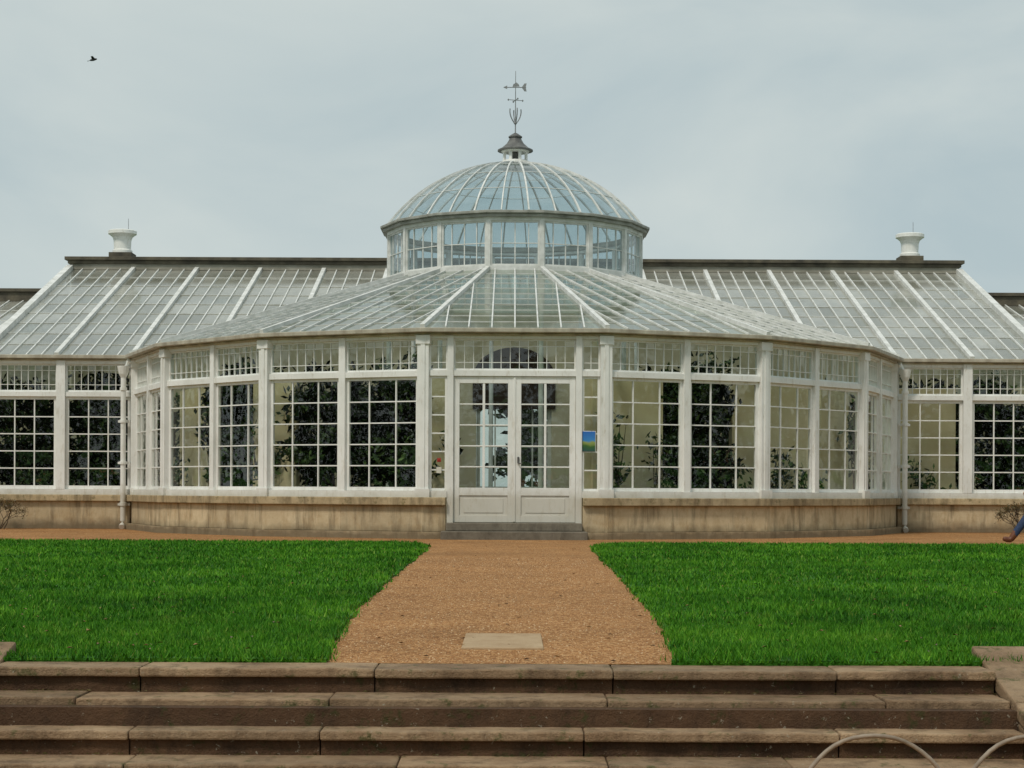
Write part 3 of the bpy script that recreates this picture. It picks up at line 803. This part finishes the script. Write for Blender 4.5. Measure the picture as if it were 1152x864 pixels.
jack=simple('dark_jacket',(.015,.016,.02),(.03,.032,.04),8,.7,30,.3);boot=simple('brown_leather',(.10,.03,.015),(.17,.06,.025),10,.45,20,.2)
hairm=simple('brown_hair',(.03,.018,.01),(.07,.04,.02),40,.6,80,.6)
def mf(c):
    if c.x<-.43 and c.z<.25:return 3
    if c.z<.16:return 3
    if c.z<.93 and abs(c.y)<.17:return 1
    if c.z>1.50:return 0
    return 2
skin('body',pts,ed,rad,[skinm,jeans,jack,boot],mf,per,2,PP)
skin('hair',[(.055,0,1.735),(.02,0,1.70),(-.01,0,1.62)],[(0,1),(1,2)],[.09,.095,.06],[hairm],lambda c:0,per,2,PP)
fm=MB()
def blob(c,r,sc_=(1,1,1)):
    n=10;vs=[];fs=[];c=PP+Vector((-c[0],c[1],c[2]))
    for i in range(n+1):
        th=math.pi*i/n
        for j in range(n):
            q=2*math.pi*j/n;vs.append((c.x+r*sc_[0]*math.sin(th)*math.cos(q),c.y+r*sc_[1]*math.sin(th)*math.sin(q),c.z+r*sc_[2]*math.cos(th)))
    for i in range(n):
        for j in range(n):fs.append((i*n+j,i*n+(j+1)%n,(i+1)*n+(j+1)%n,(i+1)*n+j))
    return vs,fs
for a in (((.165,0,1.63),.02,(1,.7,1.5)),((.05,.093,1.635),.025,(.8,.4,1.3)),((.05,-.093,1.635),.025,(.8,.4,1.3)),((.14,0,1.585),.02,(.7,1.3,.4))):
    fm.add(*blob(*a))
fm.build('nose_ears_lips',skinm,per,smooth=True)
em=MB()
for y in (-.033,.033):em.add(*blob((.142,y,1.66),.012))
em.build('eyes',simple('eye',(.02,.015,.01),(.03,.02,.015),3,.2,0,0),per,smooth=True)
for wr,el_ in (((.17,.20,.95),(.06,.22,1.14)),((-.14,-.22,.90),(-.10,-.22,1.15))):
    w=Vector(wr);d=(w-Vector(el_)).normalized();lat=Vector((0,1,0));fwd=d.cross(lat).normalized()
    palm=[w,w+d*.045,w+d*.085]
    skin('palm',[tuple(q) for q in palm],[(0,1),(1,2)],[.028,.034,.034],[skinm],lambda c:0,per,1,PP)
    for i,(o,Ln) in enumerate(((-.028,.062),(-.010,.075),(.010,.070),(.027,.055))):
        b=w+d*.085+fwd*o;skin('finger_%d'%(i+1),[tuple(b),tuple(b+d*Ln*.5),tuple(b+d*Ln*.85-lat*.018*math.copysign(1,w.y))],[(0,1),(1,2)],[.0095,.0088,.0075],[skinm],lambda c:0,per,1,PP)
    b=w+d*.03+fwd*-.03;skin('thumb',[tuple(b),tuple(b+d*.03-fwd*.025),tuple(b+d*.06-fwd*.03)],[(0,1),(1,2)],[.012,.011,.009],[skinm],lambda c:0,per,1,PP)

# ------------------------------------------------------------ world, light, camera
w=bpy.data.worlds.new('World');sc.world=w;w.use_nodes=True;t=w.node_tree;t.nodes.clear()
N=t.nodes.new;Lk=t.links.new
out=N('ShaderNodeOutputWorld');bg=N('ShaderNodeBackground');sky=N('ShaderNodeTexSky');sky.sky_type='NISHITA';sky.sun_disc=False
el=math.radians(54);rot=math.radians(214);sky.sun_elevation=el;sky.sun_rotation=rot
tc=N('ShaderNodeTexCoord');mp=N('ShaderNodeMapping');mp.inputs['Scale'].default_value=(1,1,2.4);mp.inputs['Location'].default_value=(.3,.2,.15)
nz=N('ShaderNodeTexNoise');nz.inputs['Scale'].default_value=4.2;nz.inputs['Detail'].default_value=6;nz.inputs['Roughness'].default_value=.5;nz.inputs['Distortion'].default_value=.4
Lk(tc.outputs['Generated'],mp.inputs[0]);Lk(mp.outputs[0],nz.inputs['Vector'])
rp=N('ShaderNodeValToRGB');e=rp.color_ramp.elements
e[0].position=.32;e[0].color=(4.5,5.45,5.7,1);e[1].position=.66;e[1].color=(6.0,6.65,6.5,1)
Lk(nz.outputs[0],rp.inputs[0])
mx=N('ShaderNodeMix');mx.data_type='RGBA';mx.inputs[0].default_value=.95
Lk(sky.outputs[0],mx.inputs[6]);Lk(rp.outputs[0],mx.inputs[7])
Lk(mx.outputs[2],bg.inputs[0]);bg.inputs[1].default_value=.1;Lk(bg.outputs[0],out.inputs[0])
sl=bpy.data.lights.new('sun','SUN');sl.energy=1.5;sl.angle=math.radians(10);sl.color=(1,.93,.82)
so=bpy.data.objects.new('sun',sl);sc.collection.objects.link(so)
sd=Vector((math.sin(rot)*math.cos(el),math.cos(rot)*math.cos(el),math.sin(el)))
so.rotation_euler=sd.to_track_quat('Z','Y').to_euler();so.location=(0,0,30)
sl.energy=1.9
cd=bpy.data.cameras.new('camera');co=bpy.data.objects.new('camera',cd);sc.collection.objects.link(co)
cd.sensor_width=36;cd.lens=62.5;cd.shift_y=120/1152;cd.clip_end=2000;cd.clip_start=.1
co.location=(0,0,.87);co.rotation_euler=(math.radians(90),-.0045,0)
sc.camera=co
